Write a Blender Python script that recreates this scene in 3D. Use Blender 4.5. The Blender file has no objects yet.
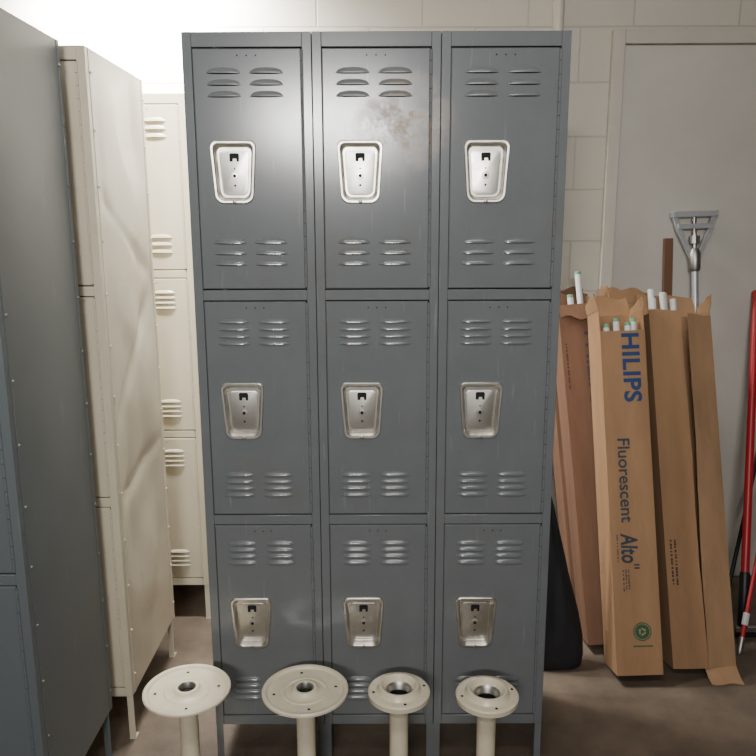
import bpy, bmesh, math, random
from mathutils import Vector, Matrix, noise
R = math.radians
random.seed(4)
scene = bpy.context.scene
C = scene.collection

# ------------------------------------------------------------------ materials
def mat(name, col, rough=0.5, metal=0.0, var=0.0, vscale=6.0, bump=0.0, bscale=200.0, col2=None, detail=4, coat=0.0, emit=None, stretch=(1,1,1)):
    m = bpy.data.materials.new(name); m.use_nodes = True
    nt = m.node_tree; b = nt.nodes['Principled BSDF']
    b.inputs['Roughness'].default_value = rough
    b.inputs['Metallic'].default_value = metal
    b.inputs['Base Color'].default_value = (*col, 1)
    if coat: b.inputs['Coat Weight'].default_value = coat
    tc = nt.nodes.new('ShaderNodeTexCoord')
    mp = nt.nodes.new('ShaderNodeMapping'); mp.inputs['Scale'].default_value = stretch
    nt.links.new(tc.outputs['Object'], mp.inputs['Vector'])
    if var or col2:
        n = nt.nodes.new('ShaderNodeTexNoise'); n.inputs['Scale'].default_value = vscale; n.inputs['Detail'].default_value = detail
        n.inputs['Roughness'].default_value = 0.65
        nt.links.new(mp.outputs['Vector'], n.inputs['Vector'])
        r = nt.nodes.new('ShaderNodeValToRGB')
        r.color_ramp.elements[0].position = 0.32; r.color_ramp.elements[1].position = 0.68
        c2 = col2 if col2 else tuple(c*(1-var) for c in col)
        r.color_ramp.elements[0].color = (*c2, 1); r.color_ramp.elements[1].color = (*col, 1)
        nt.links.new(n.outputs['Fac'], r.inputs['Fac']); nt.links.new(r.outputs['Color'], b.inputs['Base Color'])
        mr = nt.nodes.new('ShaderNodeMapRange'); mr.inputs['To Min'].default_value = min(1, rough*1.25); mr.inputs['To Max'].default_value = rough*0.9
        nt.links.new(n.outputs['Fac'], mr.inputs['Value']); nt.links.new(mr.outputs['Result'], b.inputs['Roughness'])
    if bump:
        n2 = nt.nodes.new('ShaderNodeTexNoise'); n2.inputs['Scale'].default_value = bscale; n2.inputs['Detail'].default_value = 3
        nt.links.new(mp.outputs['Vector'], n2.inputs['Vector'])
        bp = nt.nodes.new('ShaderNodeBump'); bp.inputs['Strength'].default_value = bump; bp.inputs['Distance'].default_value = 0.002
        nt.links.new(n2.outputs['Fac'], bp.inputs['Height']); nt.links.new(bp.outputs['Normal'], b.inputs['Normal'])
    return m

def scuffed(m, amount=0.5, tint=(0.42, 0.40, 0.36), rust=None, spot=None):
    """thin long scratches and stains added over a paint material"""
    nt = m.node_tree; b = nt.nodes['Principled BSDF']; L = nt.links.new
    src = b.inputs['Base Color'].links[0].from_socket
    g = nt.nodes.new('ShaderNodeNewGeometry')
    mp = nt.nodes.new('ShaderNodeMapping'); mp.inputs['Rotation'].default_value = (0.3, 0.6, 0.5); mp.inputs['Scale'].default_value = (75, 20, 7)
    L(g.outputs['Position'], mp.inputs['Vector'])
    n = nt.nodes.new('ShaderNodeTexNoise'); n.inputs['Scale'].default_value = 1.0; n.inputs['Detail'].default_value = 6
    L(mp.outputs['Vector'], n.inputs['Vector'])
    r = nt.nodes.new('ShaderNodeValToRGB'); r.color_ramp.elements[0].position = 0.65; r.color_ramp.elements[1].position = 0.75
    r.color_ramp.elements[1].color = (amount, amount, amount, 1)
    L(n.outputs['Fac'], r.inputs['Fac'])
    mx = nt.nodes.new('ShaderNodeMix'); mx.data_type = 'RGBA'
    L(r.outputs['Color'], mx.inputs['Factor']); L(src, mx.inputs['A']); mx.inputs['B'].default_value = (*tint, 1)
    out = mx.outputs['Result']
    if rust:
        n2 = nt.nodes.new('ShaderNodeTexNoise'); n2.inputs['Scale'].default_value = 3.1; n2.inputs['Detail'].default_value = 8; n2.inputs['Roughness'].default_value = 0.7
        L(g.outputs['Position'], n2.inputs['Vector'])
        r2 = nt.nodes.new('ShaderNodeValToRGB'); r2.color_ramp.elements[0].position = 0.55; r2.color_ramp.elements[1].position = 0.76
        r2.color_ramp.elements[1].color = (0.6, 0.6, 0.6, 1)
        L(n2.outputs['Fac'], r2.inputs['Fac'])
        m2 = nt.nodes.new('ShaderNodeMix'); m2.data_type = 'RGBA'
        L(r2.outputs['Color'], m2.inputs['Factor']); L(out, m2.inputs['A']); m2.inputs['B'].default_value = (*rust, 1)
        out = m2.outputs['Result']
    if spot:      # faint tan smudges at a place on the door
        d = nt.nodes.new('ShaderNodeVectorMath'); d.operation = 'DISTANCE'; L(g.outputs['Position'], d.inputs[0]); d.inputs[1].default_value = spot
        mr = nt.nodes.new('ShaderNodeMapRange'); mr.inputs['From Min'].default_value = 0.13; mr.inputs['From Max'].default_value = 0.02; L(d.outputs['Value'], mr.inputs['Value'])
        n3 = nt.nodes.new('ShaderNodeTexNoise'); n3.inputs['Scale'].default_value = 22; n3.inputs['Detail'].default_value = 8; n3.inputs['Roughness'].default_value = 0.75
        L(g.outputs['Position'], n3.inputs['Vector'])
        r3 = nt.nodes.new('ShaderNodeMapRange'); r3.inputs['From Min'].default_value = 0.42; r3.inputs['From Max'].default_value = 0.60; r3.inputs['To Max'].default_value = 0.85
        L(n3.outputs['Fac'], r3.inputs['Value'])
        mu = nt.nodes.new('ShaderNodeMath'); mu.operation = 'MULTIPLY'; L(mr.outputs['Result'], mu.inputs[0]); L(r3.outputs['Result'], mu.inputs[1])
        m3 = nt.nodes.new('ShaderNodeMix'); m3.data_type = 'RGBA'
        L(mu.outputs[0], m3.inputs['Factor']); L(out, m3.inputs['A']); m3.inputs['B'].default_value = (0.33, 0.20, 0.09, 1)
        out = m3.outputs['Result']
        rs = b.inputs['Roughness'].links[0].from_socket
        m4 = nt.nodes.new('ShaderNodeMix'); m4.data_type = 'FLOAT'
        L(mu.outputs[0], m4.inputs['Factor']); L(rs, m4.inputs['A']); m4.inputs['B'].default_value = 0.50
        L(m4.outputs['Result'], b.inputs['Roughness'])
    L(out, b.inputs['Base Color'])
    return m

M = {}
M['gray'] = scuffed(mat('gray_locker_paint', (0.158, 0.171, 0.178), 0.165, var=0.12, vscale=7, bump=0.05, bscale=420), 0.26, (0.34, 0.35, 0.35), (0.152, 0.130, 0.108), (0.065, 1.918, 1.775))
M['gray_b'] = scuffed(mat('blue_gray_locker_paint', (0.122, 0.140, 0.150), 0.36, var=0.05, vscale=3, bump=0.04, bscale=300), 0.10)
M['beige'] = scuffed(mat('cream_locker_paint', (0.61, 0.55, 0.42), 0.18, var=0.10, vscale=4, bump=0.04, bscale=200), 0.22, (0.40, 0.34, 0.25))
M['steel'] = mat('stamped_nickel_steel', (0.80, 0.775, 0.71), 0.34, 1.0, var=0.25, vscale=26)
M['steel_dull'] = mat('dull_steel', (0.50, 0.48, 0.45), 0.40, 1.0, var=0.25, vscale=30)
M['dark'] = mat('black_opening', (0.006, 0.006, 0.006), 0.8)
M['cream'] = mat('cream_enamel', (0.80, 0.72, 0.54), 0.28, var=0.10, vscale=22, bump=0.12, bscale=120)
M['board'] = mat('brown_cardboard', (0.375, 0.215, 0.110), 0.8, var=0.24, vscale=9, bump=0.35, bscale=260, stretch=(1,1,0.2))
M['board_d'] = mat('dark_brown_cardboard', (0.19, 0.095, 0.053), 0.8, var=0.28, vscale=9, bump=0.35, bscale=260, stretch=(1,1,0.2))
M['board_l'] = mat('pale_cardboard', (0.405, 0.245, 0.132), 0.8, var=0.30, vscale=8, bump=0.35, bscale=260, stretch=(1,1,0.25))
M['ink_blue'] = mat('blue_ink', (0.014, 0.046, 0.15), 0.7)
M['ink_navy'] = mat('navy_ink', (0.026, 0.042, 0.060), 0.7)
M['ink_shade'] = mat('dull_blue_ink', (0.060, 0.050, 0.065), 0.8)
M['ink_green'] = mat('green_ink', (0.02, 0.10, 0.045), 0.7)
M['ink_dark'] = mat('dark_ink', (0.05, 0.028, 0.022), 0.7)
M['tube'] = mat('white_phosphor_glass', (0.84, 0.86, 0.84), 0.2)
M['tube_end'] = mat('green_end_band', (0.20, 0.45, 0.25), 0.4)
M['wood'] = mat('worn_brown_wood', (0.19, 0.09, 0.045), 0.6, var=0.4, vscale=14, stretch=(1,1,0.08))
M['red'] = mat('red_enamel', (0.46, 0.016, 0.024), 0.35, var=0.1)
M['black'] = mat('black_plastic', (0.012, 0.012, 0.014), 0.45, bump=0.2, bscale=60)
M['fabric'] = mat('black_fabric', (0.010, 0.010, 0.013), 0.75, bump=0.5, bscale=90)
M['pole_gray'] = mat('gray_metal_pole', (0.50, 0.52, 0.54), 0.4, 0.5)
M['floor'] = mat('stained_concrete', (0.185, 0.142, 0.104), 0.5, col2=(0.070, 0.053, 0.040), vscale=3.6, detail=11, bump=0.3, bscale=60)
M['ceil'] = mat('ceiling_paint', (0.38, 0.37, 0.35), 0.9)
M['farwall'] = mat('drab_wall_paint', (0.25, 0.242, 0.23), 0.8, var=0.1)
M['doorpaint'] = mat('door_paint', (0.59, 0.56, 0.505), 0.5, var=0.13, vscale=2.2, detail=8, bump=0.05, bscale=100)
M['frame'] = mat('door_frame_paint', (0.56, 0.525, 0.46), 0.45, var=0.08)
M['pipe'] = mat('painted_pipe', (0.60, 0.56, 0.48), 0.4)
M['white'] = mat('white_band_plastic', (0.7, 0.69, 0.66), 0.5)

def wall_mat():
    m = bpy.data.materials.new('painted_block_wall'); m.use_nodes = True
    nt = m.node_tree; b = nt.nodes['Principled BSDF']; L = nt.links.new
    b.inputs['Roughness'].default_value = 0.55
    g = nt.nodes.new('ShaderNodeNewGeometry')
    s = nt.nodes.new('ShaderNodeSeparateXYZ'); L(g.outputs['Position'], s.inputs[0])
    a = nt.nodes.new('ShaderNodeMath'); a.operation = 'ADD'; L(s.outputs['X'], a.inputs[0]); L(s.outputs['Y'], a.inputs[1])
    c = nt.nodes.new('ShaderNodeCombineXYZ'); L(a.outputs[0], c.inputs['X']); L(s.outputs['Z'], c.inputs['Y'])
    mp = nt.nodes.new('ShaderNodeMapping'); mp.inputs['Location'].default_value = (0.145, 0.16, 0)
    L(c.outputs[0], mp.inputs['Vector'])
    br = nt.nodes.new('ShaderNodeTexBrick'); L(mp.outputs['Vector'], br.inputs['Vector'])
    br.inputs['Scale'].default_value = 1.0
    br.inputs['Brick Width'].default_value = 0.406; br.inputs['Row Height'].default_value = 0.203
    br.inputs['Mortar Size'].default_value = 0.005; br.inputs['Mortar Smooth'].default_value = 0.9
    br.inputs['Color1'].default_value = (0.57, 0.535, 0.465, 1); br.inputs['Color2'].default_value = (0.55, 0.515, 0.445, 1)
    br.inputs['Mortar'].default_value = (0.46, 0.425, 0.365, 1)
    L(br.outputs['Color'], b.inputs['Base Color'])
    n = nt.nodes.new('ShaderNodeTexNoise'); n.inputs['Scale'].default_value = 90; n.inputs['Detail'].default_value = 5
    L(g.outputs['Position'], n.inputs['Vector'])
    mm = nt.nodes.new('ShaderNodeMath'); mm.operation = 'MULTIPLY_ADD'; mm.inputs[1].default_value = -1.0
    L(br.outputs['Fac'], mm.inputs[0])
    m2 = nt.nodes.new('ShaderNodeMath'); m2.operation = 'MULTIPLY'; m2.inputs[1].default_value = 0.35
    L(n.outputs['Fac'], m2.inputs[0]); L(m2.outputs[0], mm.inputs[2])
    bp = nt.nodes.new('ShaderNodeBump'); bp.inputs['Strength'].default_value = 0.45; bp.inputs['Distance'].default_value = 0.004
    L(mm.outputs[0], bp.inputs['Height']); L(bp.outputs['Normal'], b.inputs['Normal'])
    return m
M['wall'] = wall_mat()

# ------------------------------------------------------------------ mesh helper
class MB:
    def __init__(s): s.bm = bmesh.new()
    def face(s, pts, mi=0):
        f = s.bm.faces.new([s.bm.verts.new(p) for p in pts]); f.material_index = mi; return f
    def disc(s, cx, cz, y, r, n=14, mi=0, rx=None):
        rx = rx or r
        s.face([(cx+rx*math.cos(2*math.pi*i/n), y, cz+r*math.sin(2*math.pi*i/n)) for i in range(n)], mi)
    def box(s, x0, x1, y0, y1, z0, z1, mi=0):
        v = [s.bm.verts.new(p) for p in ((x0,y0,z0),(x1,y0,z0),(x1,y1,z0),(x0,y1,z0),(x0,y0,z1),(x1,y0,z1),(x1,y1,z1),(x0,y1,z1))]
        for q in ((3,2,1,0),(4,5,6,7),(0,1,5,4),(1,2,6,5),(2,3,7,6),(3,0,4,7)):
            f = s.bm.faces.new([v[i] for i in q]); f.material_index = mi
    def loops(s, loops, closed=True, cap0=False, cap1=False, mi=0):
        L = [[s.bm.verts.new(p) for p in lp] for lp in loops]
        n = len(L[0])
        for k, (a, b) in enumerate(zip(L[:-1], L[1:])):
            for i in range(n if closed else n-1):
                j = (i+1) % n
                f = s.bm.faces.new((a[i], a[j], b[j], b[i])); f.material_index = mi[k] if isinstance(mi, list) else mi
        m0 = mi[0] if isinstance(mi, list) else mi
        if cap0: f = s.bm.faces.new(list(reversed(L[0]))); f.material_index = m0
        if cap1: f = s.bm.faces.new(L[-1]); f.material_index = m0
        return L
    def lathe(s, prof, n=40, c=(0,0,0), mi=0, cap0=False, cap1=False):
        lp = [[(c[0]+r*math.cos(2*math.pi*i/n), c[1]+r*math.sin(2*math.pi*i/n), c[2]+z) for i in range(n)] for r, z in prof]
        s.loops(lp, True, cap0, cap1, mi)
    def cyl(s, p0, p1, r0, r1=None, n=16, mi=0):
        r1 = r0 if r1 is None else r1
        p0, p1 = Vector(p0), Vector(p1); d = (p1-p0).normalized()
        a = d.orthogonal().normalized(); b = d.cross(a)
        mk = lambda p, r: [p + a*r*math.cos(2*math.pi*i/n) + b*r*math.sin(2*math.pi*i/n) for i in range(n)]
        s.loops([mk(p0, r0), mk(p1, r1)], True, True, True, mi)
    def tube(s, pts, r, n=12, mi=0):
        pts = [Vector(p) for p in pts]
        lp = []
        a = None
        for i, p in enumerate(pts):
            d = (pts[min(i+1, len(pts)-1)] - pts[max(i-1, 0)]).normalized()
            a = d.orthogonal().normalized() if a is None else (a - d*a.dot(d)).normalized()
            b = d.cross(a)
            lp.append([p + a*r*math.cos(2*math.pi*k/n) + b*r*math.sin(2*math.pi*k/n) for k in range(n)])
        s.loops(lp, True, True, True, mi)
    def build(s, name, mats, parent=None, bevel=0.0, smooth=True, ang=35, seg=2):
        bmesh.ops.recalc_face_normals(s.bm, faces=s.bm.faces[:])
        me = bpy.data.meshes.new(name); s.bm.to_mesh(me); s.bm.free()
        for m in (mats if isinstance(mats, (list, tuple)) else [mats]): me.materials.append(m)
        if smooth:
            me.polygons.foreach_set('use_smooth', [True]*len(me.polygons))
            me.set_sharp_from_angle(angle=R(ang))
        o = bpy.data.objects.new(name, me); C.objects.link(o)
        if parent: o.parent = parent
        if bevel:
            bv = o.modifiers.new('bevel', 'BEVEL'); bv.width = bevel; bv.segments = seg; bv.limit_method = 'ANGLE'; bv.angle_limit = R(40)
        return o

def tag(o, label, cat, group=None):
    o['label'] = label; o['category'] = cat
    if group: o['group'] = group
    return o
def thing(name, label, cat, loc=(0,0,0), group=None, mtx=None):
    o = bpy.data.objects.new(name, None); C.objects.link(o); o.empty_display_size = 0.1
    if mtx is not None: o.matrix_world = mtx
    else: o.location = loc
    return tag(o, label, cat, group)
def struct(name, mb, m, parent=None, **k):
    o = mb.build(name, m, parent, **k)
    if not parent: o['kind'] = 'structure'
    return o
def copy_tree(o, parent):
    c = o.copy(); C.objects.link(c); c.parent = parent
    for ch in list(o.children):
        copy_tree(ch, c)
    return c

# ------------------------------------------------------------------ room
WY = 3.13; CH = 2.80; XL, XR, YB = -3.2, 3.4, -4.2
b = MB(); b.box(XL, XR, YB, WY, -0.1, 0.0); struct('floor', b, M['floor'], smooth=False)
b = MB(); b.box(XL, XR, YB, WY, CH, CH+0.1); struct('ceiling', b, M['ceil'], smooth=False)
b = MB(); b.box(XL-0.1, XR+0.1, WY, WY+0.15, 0, CH); struct('wall_back', b, M['wall'], smooth=False)
b = MB(); b.box(XL-0.1, XL, YB, WY, 0, CH); struct('wall_left', b, M['farwall'], smooth=False)
b = MB(); b.box(XR, XR+0.1, YB, WY, 0, CH); struct('wall_right', b, M['farwall'], smooth=False)
b = MB(); b.box(XL-0.1, XR+0.1, YB-0.1, YB, 0, CH); struct('wall_front', b, M['farwall'], smooth=False)
# door with steel frame on the back wall
DX0, DX1, DZ = 0.955, 1.90, 2.205
b = MB(); b.box(DX0, DX1, WY-0.012, WY-0.0005, 0.01, DZ); struct('door_1', b, M['doorpaint'], bevel=0.002)
b = MB()
b.box(DX0-0.052, DX0-0.003, WY-0.03, WY-0.0005, 0, DZ+0.055)
b.box(DX1+0.003, DX1+0.052, WY-0.03, WY-0.0005, 0, DZ+0.055)
b.box(DX0-0.003, DX1+0.003, WY-0.03, WY-0.0005, DZ+0.004, DZ+0.055)
struct('trim_1', b, M['frame'], bevel=0.003)

# pipe on wall
t = thing('wall_pipe', 'cream painted vertical pipe running up the block wall behind the gray lockers', 'pipe', (0.69, WY-0.03, 0))
b = MB(); b.cyl((0,0,0), (0,0,CH), 0.021, n=20); b.build('pipe', M['pipe'], t)
for z in (0.6, 1.6, 2.45):
    b = MB(); b.cyl((0,0,z-0.015), (0,0,z+0.015), 0.025, n=20); b.box(-0.045, 0.045, 0.012, 0.029, z-0.012, z+0.012); b.build('pipe_clamp', M['pipe'], t, bevel=0.001)

# ------------------------------------------------------------------ lockers
COLW = 0.308; ZT = 1.981; ZB = 0.145
DW, DH = 0.258, 0.568
DZS = (0.176, 0.776, 1.376)

def rounded(pts, rad, seg=6):
    out = []
    n = len(pts)
    for i in range(n):
        p = Vector(pts[i]); a = (Vector(pts[i-1])-p).normalized(); c = (Vector(pts[(i+1) % n])-p).normalized()
        r = rad[i]; half = math.acos(max(-1, min(1, a.dot(c))))/2
        tl = r/math.tan(half); s0 = p+a*tl; s1 = p+c*tl
        cen = p+(a+c).normalized()*(r/math.sin(half))
        a0 = math.atan2(s0.y-cen.y, s0.x-cen.x); a1 = math.atan2(s1.y-cen.y, s1.x-cen.x)
        d = a1-a0
        while d > math.pi: d -= 2*math.pi
        while d < -math.pi: d += 2*math.pi
        for k in range(seg+1):
            t_ = a0+d*k/seg; out.append((cen.x+r*math.cos(t_), cen.y+r*math.sin(t_)))
    return out
CUP = rounded([(-0.057, 0.075), (-0.0465, -0.075), (0.0465, -0.075), (0.057, 0.075)], [0.015, 0.022, 0.022, 0.015])
CUPZ = DH/2

def louver(mb, cx, zb, w, h, p):
    nu, nv = 14, 5
    g = []
    for j in range(nv+1):
        v = j/nv; row = []
        for i in range(nu+1):
            u = -1+2*i/nu
            hh = h*(max(0, 1-abs(u)**2.6))**0.6 + 0.0006
            row.append(mb.bm.verts.new((cx+u*w/2, -p*(1-u**4)*math.sin(v*math.pi/2)-0.0003, zb+hh*(1-v))))
        g.append(row)
    for j in range(nv):
        for i in range(nu):
            mb.bm.faces.new((g[j][i], g[j+1][i], g[j+1][i+1], g[j][i+1]))
    low = [mb.bm.verts.new((cx+(-1+2*i/nu)*w/2, -0.0004, zb-0.0018*(1-(-1+2*i/nu)**4))) for i in range(nu+1)]
    for i in range(nu):
        f = mb.bm.faces.new((g[nv][i], low[i], low[i+1], g[nv][i+1])); f.material_index = 1

def make_door(root, nl, pm, pos, CUPX):
    mb = MB(); bm = mb.bm
    w2 = DW/2; e = 0.0025
    outer = [(-w2+e, e), (w2-e, e), (w2-e, DH-e), (-w2+e, DH-e)]
    inner = [(CUPX+x*0.95, CUPZ+z*0.95) for x, z in CUP]
    vo = [bm.verts.new((x, 0, z)) for x, z in outer]; vi = [bm.verts.new((x, 0, z)) for x, z in inner]
    ed = [bm.edges.new((l[i], l[(i+1) % len(l)])) for l in (vo, vi) for i in range(len(l))]
    bmesh.ops.triangle_fill(bm, edges=ed, use_beauty=True, normal=(0, -1, 0))
    l1 = [bm.verts.new((x, e, z)) for x, z in ((-w2,0),(w2,0),(w2,DH),(-w2,DH))]
    l2 = [bm.verts.new((x, 0.018, z)) for x, z in ((-w2,0),(w2,0),(w2,DH),(-w2,DH))]
    for a, c in ((vo, l1), (l1, l2)):
        for i in range(4): bm.faces.new((a[i], a[(i+1) % 4], c[(i+1) % 4], c[i]))
    bmesh.ops.recalc_face_normals(bm, faces=bm.faces[:])
    if nl == 3: sp, top, bot, lh, pr = 0.0265, DH-0.046, 0.064, 0.0130, 0.0052
    else: sp, top, bot, lh, pr = 0.0185, DH-0.043, 0.057, 0.0105, 0.0065
    for cx in (-0.056, 0.046):
        for k in range(nl):
            louver(mb, cx, top-k*sp-0.01, 0.082, lh, pr)
            louver(mb, cx, bot+k*sp-0.004, 0.082, lh, pr)
    for dx in (-0.022, 0.0, 0.022):      # holes of the missing number plate
        mb.disc(dx, DH-0.016, -0.0004, 0.0020, 8, 1)
    d = mb.build('door', [pm, M['dark']], root, ang=30)
    d.location = pos
    # recessed handle cup: wide flat rim, shallow flat floor
    mb = MB()
    def lp(sx, y, sz=None): return [(CUPX+x*sx, y, CUPZ+z*(sz or sx)) for x, z in CUP]
    mb.loops([lp(1.0, -0.0002), lp(0.99, -0.0038), lp(0.965, -0.0052), lp(0.885, -0.0050, 0.910), lp(0.855, -0.0030, 0.885), lp(0.82, 0.0060, 0.855), lp(0.785, 0.0115, 0.825), lp(0.75, 0.0135, 0.795)], cap1=True)
    mb.build('handle_cup', M['steel'], d, ang=27)
    # flat lock plate filling the cup, with boss, hole and rivets
    mb = MB()
    pl = [(x*0.66, z*0.70-0.002) for x, z in CUP]
    mb.loops([[(CUPX+x, y, CUPZ+z) for x, z in pl] for y in (0.0134, 0.0120)]+[[(CUPX+x*0.965, 0.0116, CUPZ+z*0.965) for x, z in pl]], cap1=True)
    ring = lambda r, y, zc, n=18: [(CUPX+r*math.cos(2*math.pi*i/n), y, CUPZ+zc+r*math.sin(2*math.pi*i/n)) for i in range(n)]
    mb.loops([ring(0.0095, 0.0116, -0.008), ring(0.0088, 0.0098, -0.008), ring(0.0042, 0.0096, -0.008)])
    mb.loops([ring(0.0042, 0.0096, -0.008), ring(0.0039, 0.0110, -0.008)], cap1=True, mi=1)
    for zz, r in ((0.009, 0.0022), (-0.031, 0.0028)):
        mb.disc(CUPX, CUPZ+zz, 0.0114, r, 12, 1)
    mb.build('lock_plate', [M['steel'], M['dark']], d, ang=20)
    mb = MB(); mb.lathe([(0.0048, 0), (0.0042, 0.0016), (0.002, 0.0024)], 14, cap0=True, cap1=True)
    sc = mb.build('screw', M['steel_dull'], d); sc.rotation_euler = (R(90), 0, 0); sc.location = (CUPX, -0.0052, CUPZ-0.0705)
    # notched dark latch slot at the top of the plate
    mb = MB()
    nt_ = [(-0.0115, 0.0260), (-0.012, 0.043), (-0.009, 0.0460), (0.009, 0.0460), (0.012, 0.043), (0.0115, 0.0260), (0.0055, 0.0260), (0.0050, 0.0330), (-0.0035, 0.0330), (-0.0040, 0.0260)]
    mb.face([(CUPX+x, 0.0112, CUPZ+z) for x, z in nt_], 0)
    mb.build('latch_slot', M['dark'], d, smooth=False)
    # long piano hinge
    mb = MB(); z = 0.004
    while z < DH-0.02:
        mb.cyl((w2+0.002, -0.0005, z), (w2+0.002, -0.0005, min(z+0.03, DH-0.004)), 0.0038, n=8); z += 0.0315
    mb.build('hinge', pm, d)
    return d

def locker_bank(label, loc, ncol, depth, pm, dent=0.0, bolts=True, seed=0, colw=COLW, cupx=-0.040):
    root = thing('locker_bank', label, 'lockers', loc)
    W = ncol*colw; x_l = -W/2
    s = 0.0228
    mb = MB()
    for c in range(ncol):
        x0 = x_l+c*colw+0.0007; x1 = x0+colw-0.0014
        mb.box(x0, x0+s-0.0005, 0, 0.022, ZB, ZT); mb.box(x1-s+0.0005, x1, 0, 0.022, ZB, ZT)
        for z0, z1 in ((ZB, DZS[0]-0.003), (DZS[0]+DH+0.003, DZS[1]-0.003), (DZS[1]+DH+0.003, DZS[2]-0.003), (DZS[2]+DH+0.003, ZT)):
            mb.box(x0+s-0.0004, x1-s+0.0004, 0.0006, 0.022, z0, z1)
    mb.build('face_frame', pm, root, bevel=0.0012)
    for sx in (-1, 1):
        mb = MB(); ny, nz = 26, 120; g = []
        for j in range(nz+1):
            row = []
            for i in range(ny+1):
                y = 0.0225+(depth-0.0225)*i/ny; z = ZB+(ZT-ZB)*j/nz
                edge = min(1, 4*min(i, ny-i)/ny)*min(1, 12*min(j, nz-j)/nz)
                d_ = dent*edge*(0.75*noise.noise(Vector((y*3.0+seed, sx*3.1+seed, z*2.2)))-0.26)+0.18*dent*edge*noise.noise(Vector((y*8+seed, sx, z*6)))
                if dent > 0.008:      # sharp creases
                    d_ -= 0.44*dent*edge*math.exp(-abs((z-0.77-0.22*(y-0.2))/0.026)**1.4)
                    d_ -= 0.36*dent*edge*math.exp(-abs((z-1.52+0.55*(y-0.2))/0.030)**1.4)
                    d_ -= 0.28*dent*edge*math.exp(-abs((z-1.15-0.9*(y-0.25))/0.028)**1.4)
                row.append(mb.bm.verts.new((sx*(W/2-0.001+min(d_, 0.0)), y, z)))
            g.append(row)
        for j in range(nz):
            for i in range(ny):
                mb.bm.faces.new((g[j][i], g[j][i+1], g[j+1][i+1], g[j+1][i]))
        mb.build('side_panel', pm, root, ang=60)
        mb = MB()
        for y0 in ((0.0225, 0.036), (depth-0.014, depth)):
            mb.box(sx*(W/2-0.004), sx*(W/2+0.0004), y0[0], y0[1], ZB, ZT)
        if bolts:
            for k in range(13):
                z = ZB+0.06+k*(ZT-ZB-0.12)/12
                for y in (0.029, depth-0.008):
                    mb.cyl((sx*(W/2), y, z), (sx*(W/2+0.0035), y, z), 0.0045, 0.0028, n=8)
        mb.build('side_flange', pm, root)
    mb = MB(); mb.box(-W/2+0.001, W/2-0.001, 0.0222, depth, ZT-0.003, ZT-0.0002); mb.build('top_panel', pm, root)
    mb = MB(); mb.box(-W/2+0.005, W/2-0.005, depth-0.004, depth-0.001, ZB, ZT-0.004); mb.build('back_panel', pm, root)
    mb = MB(); mb.box(-W/2+0.005, W/2-0.005, 0.0222, depth-0.005, ZB+0.001, ZB+0.004); mb.build('bottom_panel', pm, root)
    for c in range(ncol+1):
        x = x_l+c*colw; x0 = max(x-0.019, -W/2+0.001); x1 = min(x+0.019, W/2-0.001)
        for y0, y1 in ((0.002, 0.03), (depth-0.032, depth-0.004)):
            mb = MB(); mb.box(x0, x1, y0, y0+0.004, 0.004, ZB-0.0005); mb.box(x0, x0+0.004, y0+0.004, y1, 0.004, ZB-0.0005)
            mb.box(x0-0.001, x1+0.001, y0-0.001, y1, 0, 0.004)
            mb.build('leg', pm, root)
    dtop = dlow = None
    for c in range(ncol):
        xc = x_l+(c+0.5)*colw-0.001
        for r in range(3):
            p = (xc, 0.0002, DZS[r])
            if r == 2:
                if dtop is None: dtop = make_door(root, 3, pm, p, cupx)
                else: copy_tree(dtop, root).location = p
            else:
                if dlow is None: dlow = make_door(root, 4, pm, p, cupx)
                else: copy_tree(dlow, root).location = p
    return root

LY = 1.918
locker_bank('gray steel locker bank with nine louvered doors, seen full front in the middle', (-0.001, LY, 0), 3, 0.38, M['gray'])
locker_bank('blue gray locker bank at the left edge, seen by its bolted side panel', (-0.785-COLW, 1.57, 0), 2, 0.43, M['gray_b'], dent=0.002, seed=3)
locker_bank('cream locker bank with shiny dented side panel beside the blue gray lockers', (-0.740-COLW, 2.05, 0), 2, 0.48, M['beige'], dent=0.030, seed=9)
locker_bank('cream locker bank at the back wall, its louvered doors seen in the gap', (-0.667-COLW, 2.77, 0), 2, 0.34, M['beige'], dent=0.003, seed=5, cupx=-0.068)

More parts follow.
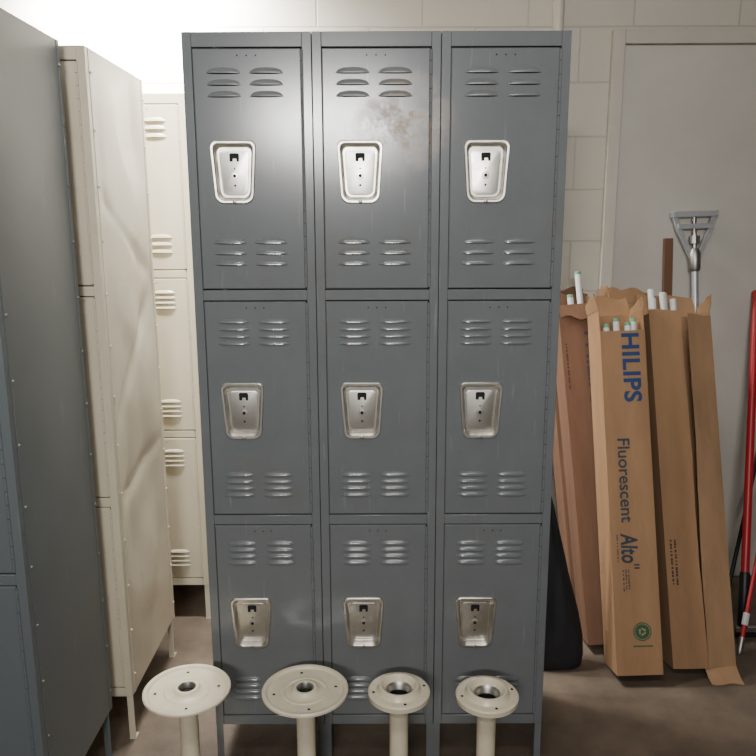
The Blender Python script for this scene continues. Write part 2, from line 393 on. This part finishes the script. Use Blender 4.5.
# ------------------------------------------------------------------ bench pedestals
def pedestal(label, x, y, wide_up, H=0.39, group=None):
    t = thing('bench_pedestal', label, 'pedestal', (x, y, 0), group)
    wide = [(0.0175,-0.06),(0.0180,-0.010),(0.0195,-0.001),(0.0220,0.0050),(0.0255,0.0065),(0.0295,0.0055),(0.0330,0.000),(0.0375,-0.0045),(0.049,-0.0056),(0.052,-0.0032),(0.056,-0.0032),(0.059,-0.0056),(0.094,-0.0045),(0.098,0.0010),(0.101,0.0022),(0.1055,0.0022),(0.1085,-0.0005),(0.1085,-0.0055),(0.105,-0.0085),(0.05,-0.011),(0.034,-0.026),(0.026,-0.048),(0.0242,-0.06)]
    wmi = [1, 2, 2] + [0]*(len(wide)-4)
    narrow = [(0.0225,-0.07),(0.0230,-0.028),(0.0255,-0.022),(0.0290,-0.010),(0.0330,-0.004),(0.038,0.000),(0.0415,0.0075),(0.045,0.0100),(0.050,0.0092),(0.0535,0.001),(0.057,-0.004),(0.072,-0.004),(0.076,-0.005),(0.0785,-0.008),(0.0775,-0.020),(0.06,-0.026),(0.042,-0.042),(0.029,-0.058),(0.0242,-0.07)]
    nmi = [1, 1, 2, 2, 0, 0] + [0]*(len(narrow)-7)
    for prof, mi, up, nm, hr, zrel in ((wide, wmi, wide_up, 'wide_flange', 0.078, -0.0050), (narrow, nmi, not wide_up, 'narrow_flange', 0.0655, -0.004)):
        f = (lambda z: H+z) if up else (lambda z: 0.0101-z if nm == 'narrow_flange' else 0.0066-z)
        mb = MB(); mb.lathe([(r, f(z)) for r, z in prof], 56, mi=mi)
        n = 24; rr, zc = (0.0180, f(-0.011)) if nm == 'wide_flange' else (0.0229, f(-0.029))
        mb.face([(rr*math.cos(2*math.pi*i/n), rr*math.sin(2*math.pi*i/n), zc) for i in range(n)], 1)
        if up:
            for k in range(4):
                a = R(90*k+12); n = 12
                mb.face([(hr*math.cos(a)+0.0038*math.cos(2*math.pi*i/n), hr*math.sin(a)+0.0038*math.sin(2*math.pi*i/n), f(zrel)+0.0010) for i in range(n)], 1)
        mb.build(nm, [M['cream'], M['dark'], M['steel_dull']], t, ang=40)
    mb = MB(); mb.cyl((0,0,0.055), (0,0,H-0.055), 0.0238, n=32); mb.build('post', M['cream'], t, ang=60)
PY = 1.71
pedestal('cream bench pedestal with wide round flange, leftmost of the row before the gray lockers', -0.484, PY+0.012, True)
pedestal('cream bench pedestal with wide round flange, below the middle of the gray lockers', -0.186, PY+0.008, True)
pedestal('cream bench pedestal with small flange, standing next to the wide flanged pair', 0.050, PY+0.012, False)
pedestal('cream bench pedestal with small flange, rightmost of the row before the gray lockers', 0.270, PY-0.005, False)

# ------------------------------------------------------------------ cartons
def text_part(body, length, height, ink, parent, x, z, y, bold=0.012, name='printed_lettering', shear=0.0, track=1.0):
    cu = bpy.data.curves.new('t', 'FONT'); cu.body = body; cu.offset = bold; cu.shear = shear; cu.resolution_u = 4
    cu.space_character = track
    ob = bpy.data.objects.new('t', cu); C.objects.link(ob)
    dg = bpy.context.evaluated_depsgraph_get(); dg.update()
    me = bpy.data.meshes.new_from_object(ob.evaluated_get(dg))
    bpy.data.objects.remove(ob); bpy.data.curves.remove(cu)
    xs = [v.co.x for v in me.vertices]; ys = [v.co.y for v in me.vertices]
    ax, sx = min(xs), length/(max(xs)-min(xs)); ay, sy = min(ys), height/(max(ys)-min(ys))
    for v in me.vertices:
        v.co = Vector((x+(v.co.y-ay)*sy, y, z-(v.co.x-ax)*sx))
    me.materials.clear(); me.materials.append(ink)
    o = bpy.data.objects.new(name, me); C.objects.link(o); o.parent = parent
    return o

def carton(label, xb, yb, w, d, L, phi, tilt, yaw, m, flaps, cut=0.0, group=None, front=True):
    Rm = Matrix.Rotation(R(-tilt), 4, 'Y') @ Matrix.Rotation(R(-phi), 4, 'X') @ Matrix.Rotation(R(yaw), 4, 'Z')
    zmin = min((Rm @ Vector((sx*w/2, yy, 0))).z for sx in (-1, 1) for yy in (-d, 0))
    root = thing('carton', label, 'box', group=group, mtx=Matrix.Translation((xb, yb, -zmin)) @ Rm)
    t = 0.004
    mb = MB()
    if front: mb.box(-w/2, w/2, -d, -d+t, 0, L-cut)                # front
    mb.box(-w/2, w/2, -t, 0, 0, L)
    mb.box(-w/2, -w/2+t, -d+(t if front else 0), -t, 0, L); mb.box(w/2-t, w/2, -d+(t if front else 0), -t, 0, L)
    mb.box(-w/2+t, w/2-t, -d+t, -t, 0, t)
    mb.build('body', m, root, bevel=0.001)
    rng = random.Random(int(xb*1000)+int(yb*100))
    for side, ang, ln in flaps:
        ca, sa = math.cos(R(ang)), math.sin(R(ang)); mb = MB(); n = 18
        ph, am, sl = rng.uniform(0, 6), rng.uniform(0.003, 0.008), rng.uniform(-0.024, 0.024)
        wob = [am*math.sin(ph+k*0.55)+sl*(k/n-0.5)+rng.uniform(-0.0015, 0.0015) for k in range(n+1)]
        curl = rng.uniform(-0.014, 0.014)
        ring = []
        for k in range(n+1):
            u = (k/n-0.5)
            if side in 'FB':
                sgn = -1 if side == 'F' else 1; yb_ = -d if side == 'F' else 0; zz = L-(cut if side == 'F' else 0)
                a = Vector((u*w*0.97, yb_, zz)); dr = Vector((0, sgn*sa, ca)); nn = Vector((0, sgn*ca, -sa))
            else:
                sgn = -1 if side == 'L' else 1
                a = Vector((sgn*w/2, -d/2+u*d*0.97, L)); dr = Vector((sgn*sa, 0, ca)); nn = Vector((sgn*ca, 0, -sa))
            m_ = a+dr*(ln*0.5)+nn*curl*0.4
            e_ = a+dr*(ln+wob[k])+nn*(curl*(1+u*2)); h_ = nn*0.0016
            ring.append([a+h_, m_+h_, e_+h_, e_-h_, m_-h_, a-h_])
        mb.loops(ring, True, True, True)
        mb.build('flap', m, root)
    return root

def tubes(root, spots, L, ends, label, group, z0=0.006):
    for (x, y, dz) in spots:
        t = thing('fluorescent_tube', label, 'lamp tube', mtx=root.matrix_world @ Matrix.Translation((x, y, z0)), group=group)
        r = 0.0115
        mb = MB(); mb.lathe([(r, 0.012), (r, L+dz-0.012)], 16); mb.build('glass', M['tube'], t)
        for a, c in ((0, 0.0125), (L+dz-0.0125, L+dz)):
            mb = MB(); mb.lathe([(r+0.0001, a), (r+0.0001, c-0.002), (r-0.0015, c)], 16, cap0=True, cap1=True); mb.build('end_cap', ends, t)

def marks(root, x0, y, z1, z0, ncol, sp, wd, seed, ink, name='fine_print', fn=None):
    mb = MB(); rg = random.Random(seed)
    for k in range(ncol):
        z = z1
        while z > z0:
            h_ = rg.uniform(0.003, 0.010); mb.box(x0+k*sp, x0+k*sp+wd, y, y+0.0003, z-h_, z); z -= h_+rg.choice((0.0022, 0.003, 0.007))
    if fn:
        for v in mb.bm.verts: v.co.y += fn(v.co)
    mb.build(name, ink, root)

# front printed carton
FW = 0.156
fb = carton('brown lamp carton printed with big blue and navy lettering, standing in front', 0.882, 2.455, FW, 0.15, 1.245, 15, 1.7, 0, M['board'],
            [('L', 14, 0.05), ('R', -6, 0.04), ('B', 4, 0.07)], cut=0.075)
Y = -0.15-0.0006
text_part('HILIPS', 0.238, 0.062, M['ink_blue'], fb, -0.006, 1.245-0.085, Y, 0.028, track=1.06)
text_part('Fluorescent', 0.285, 0.042, M['ink_navy'], fb, -0.038, 1.245-0.448, Y, 0.012)
text_part('Alto', 0.100, 0.058, M['ink_navy'], fb, -0.044, 1.245-0.770, Y, 0.024, shear=0.1, track=1.04)
text_part('II', 0.016, 0.018, M['ink_navy'], fb, -0.002, 1.245-0.874, Y, 0.012)
marks(fb, -0.057, Y, 1.245-0.775, 1.245-0.865, 1, 0.009, 0.0040, 7, M['ink_navy'])
marks(fb, -0.042, Y, 1.245-0.892, 1.245-0.960, 3, 0.009, 0.0038, 5, M['ink_navy'])
mb = MB(); n = 28; cx, cz = 0.014, 0.145
mb.loops([[(cx+r*math.cos(2*math.pi*i/n), Y, cz+r*math.sin(2*math.pi*i/n)) for i in range(n)] for r in (0.031, 0.0275)])
mb.disc(cx, cz, Y, 0.0245, 28)
mb.build('printed_emblem', M['ink_green'], fb)
mb = MB()
for k in range(3):               # three pale chasing arrows inside the emblem
    a = R(90+120*k)
    pts = [(-0.010, 0.006), (0.003, 0.006), (0.003, 0.003), (0.010, 0.0085), (0.003, 0.014), (0.003, 0.011), (-0.007, 0.011)]
    mb.face([(cx+px*math.cos(a)-pz*math.sin(a), Y-0.0003, cz+px*math.sin(a)+pz*math.cos(a)) for px, pz in pts])
mb.build('emblem_symbol', M['board_l'], fb)
mb = MB(); mb.box(cx-0.033, cx+0.033, Y, Y+0.0003, cz-0.050, cz-0.046); mb.build('printed_rule', M['ink_green'], fb)
tubes(fb, [(-0.050, -0.128, -0.01), (-0.014, -0.128, 0.01), (0.026, -0.128, -0.005), (0.050, -0.110, 0.010)], 1.20, M['tube_end'],
      'white lamp tube with green end inside the front lettered carton', 'tubes in the lettered carton')

# wide carton at the right, its front slit open into two long flaps
RW, RD, RL = 0.216, 0.118, 1.235
rb = carton('wide brown carton slit open down its front into long flaps, right of the lettered carton', 1.122, 2.480, RW, RD, RL, 15, 2.5, 0, M['board_l'],
            [('R', 8, 0.05), ('B', 6, 0.08)], front=False)
def long_flap(hx, sgn, w0, w1, a0, a1, z0, z1, m, seed):
    """a front panel hinged along one vertical edge, standing a little open"""
    rg = random.Random(seed); mb = MB(); ring = []; n = 30
    for k in range(n+1):
        u = k/n; z = z0+(z1-z0)*u; w = w0+(w1-w0)*u+0.002*math.sin(u*11+seed)+rg.uniform(-0.0008, 0.0008)
        a = R(a0+(a1-a0)*u+1.0*math.sin(u*6+seed))
        row = []
        for j in range(4):
            f = j/3; row.append(Vector((hx+sgn*w*f*math.cos(a), -RD-0.0022-w*f*math.sin(a)-0.004*math.sin(math.pi*f)*math.sin(u*9+seed), z+(0.006*math.sin(f*4+seed) if k == n else 0))))
        off = Vector((0, 0.0034, 0))
        ring.append(row+[p+off for p in reversed(row)])
    mb.loops(ring, True, True, True)
    return mb.build('long_flap', m, rb)
long_flap(-RW/2, 1, 0.116, 0.107, 3, 8, 0.0, RL+0.008, M['board'], 1)
long_flap(RW/2, -1, 0.100, 0.090, 5, 14, 0.0, RL-0.015, M['board_l'], 4)
fn = lambda c: -(c.x+RW/2)*math.tan(R(4.4))-0.0035
marks(rb, -0.092, -RD-0.0030, 0.44, 0.29, 2, 0.014, 0.006, 11, M['ink_dark'], 'printed_mark', fn)
inv = rb.matrix_world.inverted()
p0, p1 = [rb.matrix_world @ Vector((q, -RD, 0.0)) for q in (0.0, RW/2)]
mb = MB(); up = Vector((0, 0, 0.003)); ring = []
for k in range(9):               # bottom flap folded out onto the floor
    p = p0.lerp(p1, k/8); q = p+Vector((0.008, -0.050-0.005*math.sin(k*0.9), 0)); q.z = 0.001
    mid = p.lerp(q, 0.5); mid.z = max(0.002, p.z*0.35)
    ring.append([inv @ v for v in (p, mid, q, q+up, mid+up, p+up)])
mb.loops(ring, True, True, True); mb.build('bottom_flap', M['board_l'], rb)
tubes(rb, [(-0.080, -0.085, 0.060), (-0.045, -0.088, 0.080), (-0.008, -0.085, 0.055), (-0.070, -0.045, 0.100), (-0.025, -0.045, 0.085)], 1.225, M['tube'],
      'white lamp tube poking out of the wide slit carton', 'tubes in the wide carton')
# second layer
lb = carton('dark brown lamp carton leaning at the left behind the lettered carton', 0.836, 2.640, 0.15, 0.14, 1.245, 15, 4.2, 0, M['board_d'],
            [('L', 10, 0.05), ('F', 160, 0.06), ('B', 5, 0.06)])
text_part('PHILIPS', 0.270, 0.050, M['ink_shade'], lb, 0.012, 1.140, -0.1406, 0.02)
marks(lb, -0.060, -0.1406, 1.10, 0.93, 1, 0.01, 0.006, 3, M['ink_dark'], 'printed_mark')
tubes(lb, [(0.022, -0.09, 0.13), (-0.012, -0.08, 0.045)], 1.24, M['tube_end'], 'white lamp tube standing in the dark left carton', 'tubes in the dark carton')
carton('brown carton with raised flaps wedged behind the lettered carton', 1.004, 2.675, 0.16, 0.14, 1.245, 15, 2.0, 0, M['board'],
       [('L', 10, 0.075), ('F', 6, 0.05), ('B', 3, 0.08)])
# third layer
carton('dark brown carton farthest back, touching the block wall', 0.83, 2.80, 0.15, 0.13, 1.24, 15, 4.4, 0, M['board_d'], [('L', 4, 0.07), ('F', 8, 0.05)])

# ------------------------------------------------------------------ leaning tools
def lean(base, top):
    base, top = Vector(base), Vector(top); z = (top-base).normalized()
    x = (Vector((1,0,0))-z*z.x).normalized(); y = z.cross(x)
    m = Matrix((x, y, z)).transposed().to_4x4(); m.translation = base
    return m, (top-base).length
m_, ln = lean((1.300, 2.84, 0.004), (1.262, 3.06, 1.405))
t = thing('wet_mop', 'upturned mop handle with empty metal clamp head, in front of the door', 'mop', mtx=m_)
mb = MB(); mb.cyl((0,0,0), (0,0,ln), 0.0135, n=18); mb.build('handle', M['pole_gray'], t, ang=60)
mb = MB(); mb.lathe([(0.017,-0.06),(0.022,-0.05),(0.024,0.01),(0.016,0.03)], 18, c=(0,0,ln), cap0=True, cap1=True); mb.build('collar', M['steel_dull'], t)
mb = MB()
for s in (-1, 1):        # flat steel side arms
    pts = [(s*0.011, ln-0.005), (s*0.034, ln+0.045), (s*0.062, ln+0.105), (s*0.078, ln+0.160)]
    mb.loops([[(x-0.011, -0.009, z), (x+0.011, -0.009, z), (x+0.011, 0.009, z), (x-0.011, 0.009, z)] for x, z in pts], True, True, True)
mb.box(-0.091, 0.091, -0.018, 0.018, ln+0.154, ln+0.176)
mb.box(-0.068, 0.068, -0.013, 0.013, ln+0.108, ln+0.128)
mb.build('clamp_frame', M['pole_gray'], t, bevel=0.0015)
mb = MB(); mb.cyl((0,0,ln+0.01), (0,0,ln+0.155), 0.009, n=12); mb.cyl((0,0,ln+0.050), (0,0,ln+0.080), 0.021, n=10); mb.build('clamp_screw', M['steel_dull'], t)

m_, ln = lean((1.19, 2.955, 0.004), (1.165, 3.095, 1.475))
t = thing('wooden_slat', 'worn dark brown wooden slat rising behind the cartons beside the mop', 'wood strip', mtx=m_)
mb = MB(); mb.box(-0.018, 0.018, -0.008, 0.008, 0, ln); mb.build('slat', M['wood'], t, bevel=0.002)

m_, ln = lean((1.372, 2.62, 0.035), (1.533, 3.085, 1.265))
t = thing('floor_squeegee', 'thick red pole leaning on the door at the right edge, tallest of the red rods', 'squeegee', mtx=m_)
mb = MB(); mb.cyl((0,0,0.05), (0,0,ln-0.02), 0.0155, n=18); mb.build('handle', M['red'], t, ang=60)
mb = MB(); mb.lathe([(0.0165,ln-0.03),(0.017,ln-0.005),(0.012,ln)], 18, cap0=True, cap1=True); mb.build('grip_cap', M['red'], t)
mb = MB(); mb.lathe([(0.012,0.0),(0.019,0.01),(0.019,0.20),(0.0165,0.21)], 18, cap0=True, cap1=True); mb.build('socket', M['black'], t)
inv = m_.inverted()
def wbox(name, x0, x1, y0, y1, z0, z1, m):
    mb = MB(); mb.box(x0, x1, y0, y1, z0, z1)
    for v in mb.bm.verts: v.co = inv @ v.co
    return mb.build(name, m, t, bevel=0.002)
wbox('blade_holder', 1.345, 1.70, 2.612, 2.628, 0.024, 0.045, M['steel_dull'])
wbox('rubber_blade', 1.345, 1.70, 2.617, 2.623, 0.0, 0.024, M['black'])

m_, ln = lean((1.305, 2.50, 0.004), (1.72, 3.09, 0.95))
t = thing('long_handled_grabber', 'thin red rod with white band, its tip on the floor at right edge', 'litter tool', mtx=m_)
mb = MB(); mb.cyl((0,0,0.05), (0,0,ln), 0.008, n=14); mb.build('rod', M['red'], t, ang=60)
mb = MB(); mb.cyl((0,0,0.105), (0,0,0.15), 0.0115, n=14); mb.build('band', M['white'], t, ang=60)
mb = MB(); mb.lathe([(0.005,0.0),(0.010,0.012),(0.011,0.06)], 14, cap0=True, cap1=True); mb.build('tip', M['steel_dull'], t)

m_, ln = lean((1.325, 2.70, 0.004), (1.62, 3.10, 0.62))
t = thing('black_rod', 'thin black rod leaning low between the wide carton and red pole', 'rod', mtx=m_)
mb = MB(); mb.cyl((0,0,0.02), (0,0,ln), 0.008, n=14); mb.build('rod', M['black'], t, ang=60)
mb = MB(); mb.lathe([(0.008,0.0),(0.011,0.003),(0.011,0.03)], 14, cap0=True, cap1=True); mb.build('tip', M['black'], t)

# limp black bag, narrow above and widening to the floor, beside the lockers
t = thing('bag', 'limp black fabric bag widening toward the floor between gray lockers and cartons', 'bag', (0.612, 2.44, 0))
mb = MB(); lp = []
for k, (z, rx, ry, ox) in enumerate(((0.0,0.092,0.034,0.0),(0.010,0.103,0.042,0),(0.05,0.107,0.048,0.002),(0.12,0.101,0.046,0.002),(0.21,0.086,0.040,-0.004),(0.31,0.069,0.033,-0.012),(0.41,0.054,0.026,-0.021),(0.50,0.042,0.020,-0.030),(0.58,0.031,0.015,-0.038),(0.64,0.020,0.011,-0.044))):
    ring = []
    for i in range(60):
        a = 2*math.pi*i/60; ca, sa = math.cos(a), math.sin(a)
        q = 1+0.09*math.sin(7*a+z*11)*min(1, z*6)+0.06*math.sin(11*a-z*16)*min(1, z*6)
        ring.append((ox+rx*(0.7+0.3*q)*math.copysign(abs(ca)**0.8, ca), ry*q*math.copysign(abs(sa)**0.8, sa)+0.06*z, z))
    lp.append(ring)
mb.loops(lp, True, True, True); mb.build('sack', M['fabric'], t, ang=70)
mb = MB(); mb.tube([(-0.056,0.0385,0.635), (-0.058,0.046,0.72), (-0.054,0.050,0.80), (-0.044,0.052,0.84), (-0.036,0.050,0.80), (-0.033,0.046,0.72), (-0.032,0.0385,0.635)], 0.006, 8); mb.build('strap', M['fabric'], t)

# ------------------------------------------------------------------ lights
def area(name, loc, rot, sx, sy, e, col=(1, 0.97, 0.93), spread=180):
    l = bpy.data.lights.new(name, 'AREA'); l.shape = 'RECTANGLE'; l.size = sx; l.size_y = sy; l.energy = e; l.color = col; l.spread = R(spread)
    o = bpy.data.objects.new(name, l); C.objects.link(o); o.location = loc; o.rotation_euler = rot
    return o
area('wall_glow_light', (-0.95, 2.88, 2.52), (R(30), R(-6), 0), 0.7, 0.12, 100, (1.0, 0.985, 0.95), 130)  # added unseen light, makes the upper left of the back wall glow
area('ceiling_lamp', (-0.66, 2.46, 2.60), (R(14), R(8), 0), 0.6, 0.15, 42, (1.0, 0.975, 0.93), 115)
area('ceiling_lamp', (0.0, 0.25, 2.76), (0, 0, 0), 1.2, 0.3, 24)
area('sheen_light', (-0.35, -1.9, 2.26), (R(93), 0, 0), 0.8, 0.10, 46, (1, 0.975, 0.945), 115)  # unseen light added behind the camera to put sheen on the top doors
w = bpy.data.worlds.new('World'); scene.world = w; w.use_nodes = True
w.node_tree.nodes['Background'].inputs['Color'].default_value = (0.5, 0.5, 0.5, 1)
w.node_tree.nodes['Background'].inputs['Strength'].default_value = 0.1

# ------------------------------------------------------------------ camera
cd = bpy.data.cameras.new('Camera'); cam = bpy.data.objects.new('Camera', cd); C.objects.link(cam)
cd.sensor_width = 36; cd.lens = 36*760/756; cd.clip_start = 0.05
cam.matrix_world = Matrix.Translation((0, 0, 1.535)) @ Matrix.Rotation(R(90-11.45), 4, 'X') @ Matrix.Rotation(R(-0.2), 4, 'Z')
scene.camera = cam
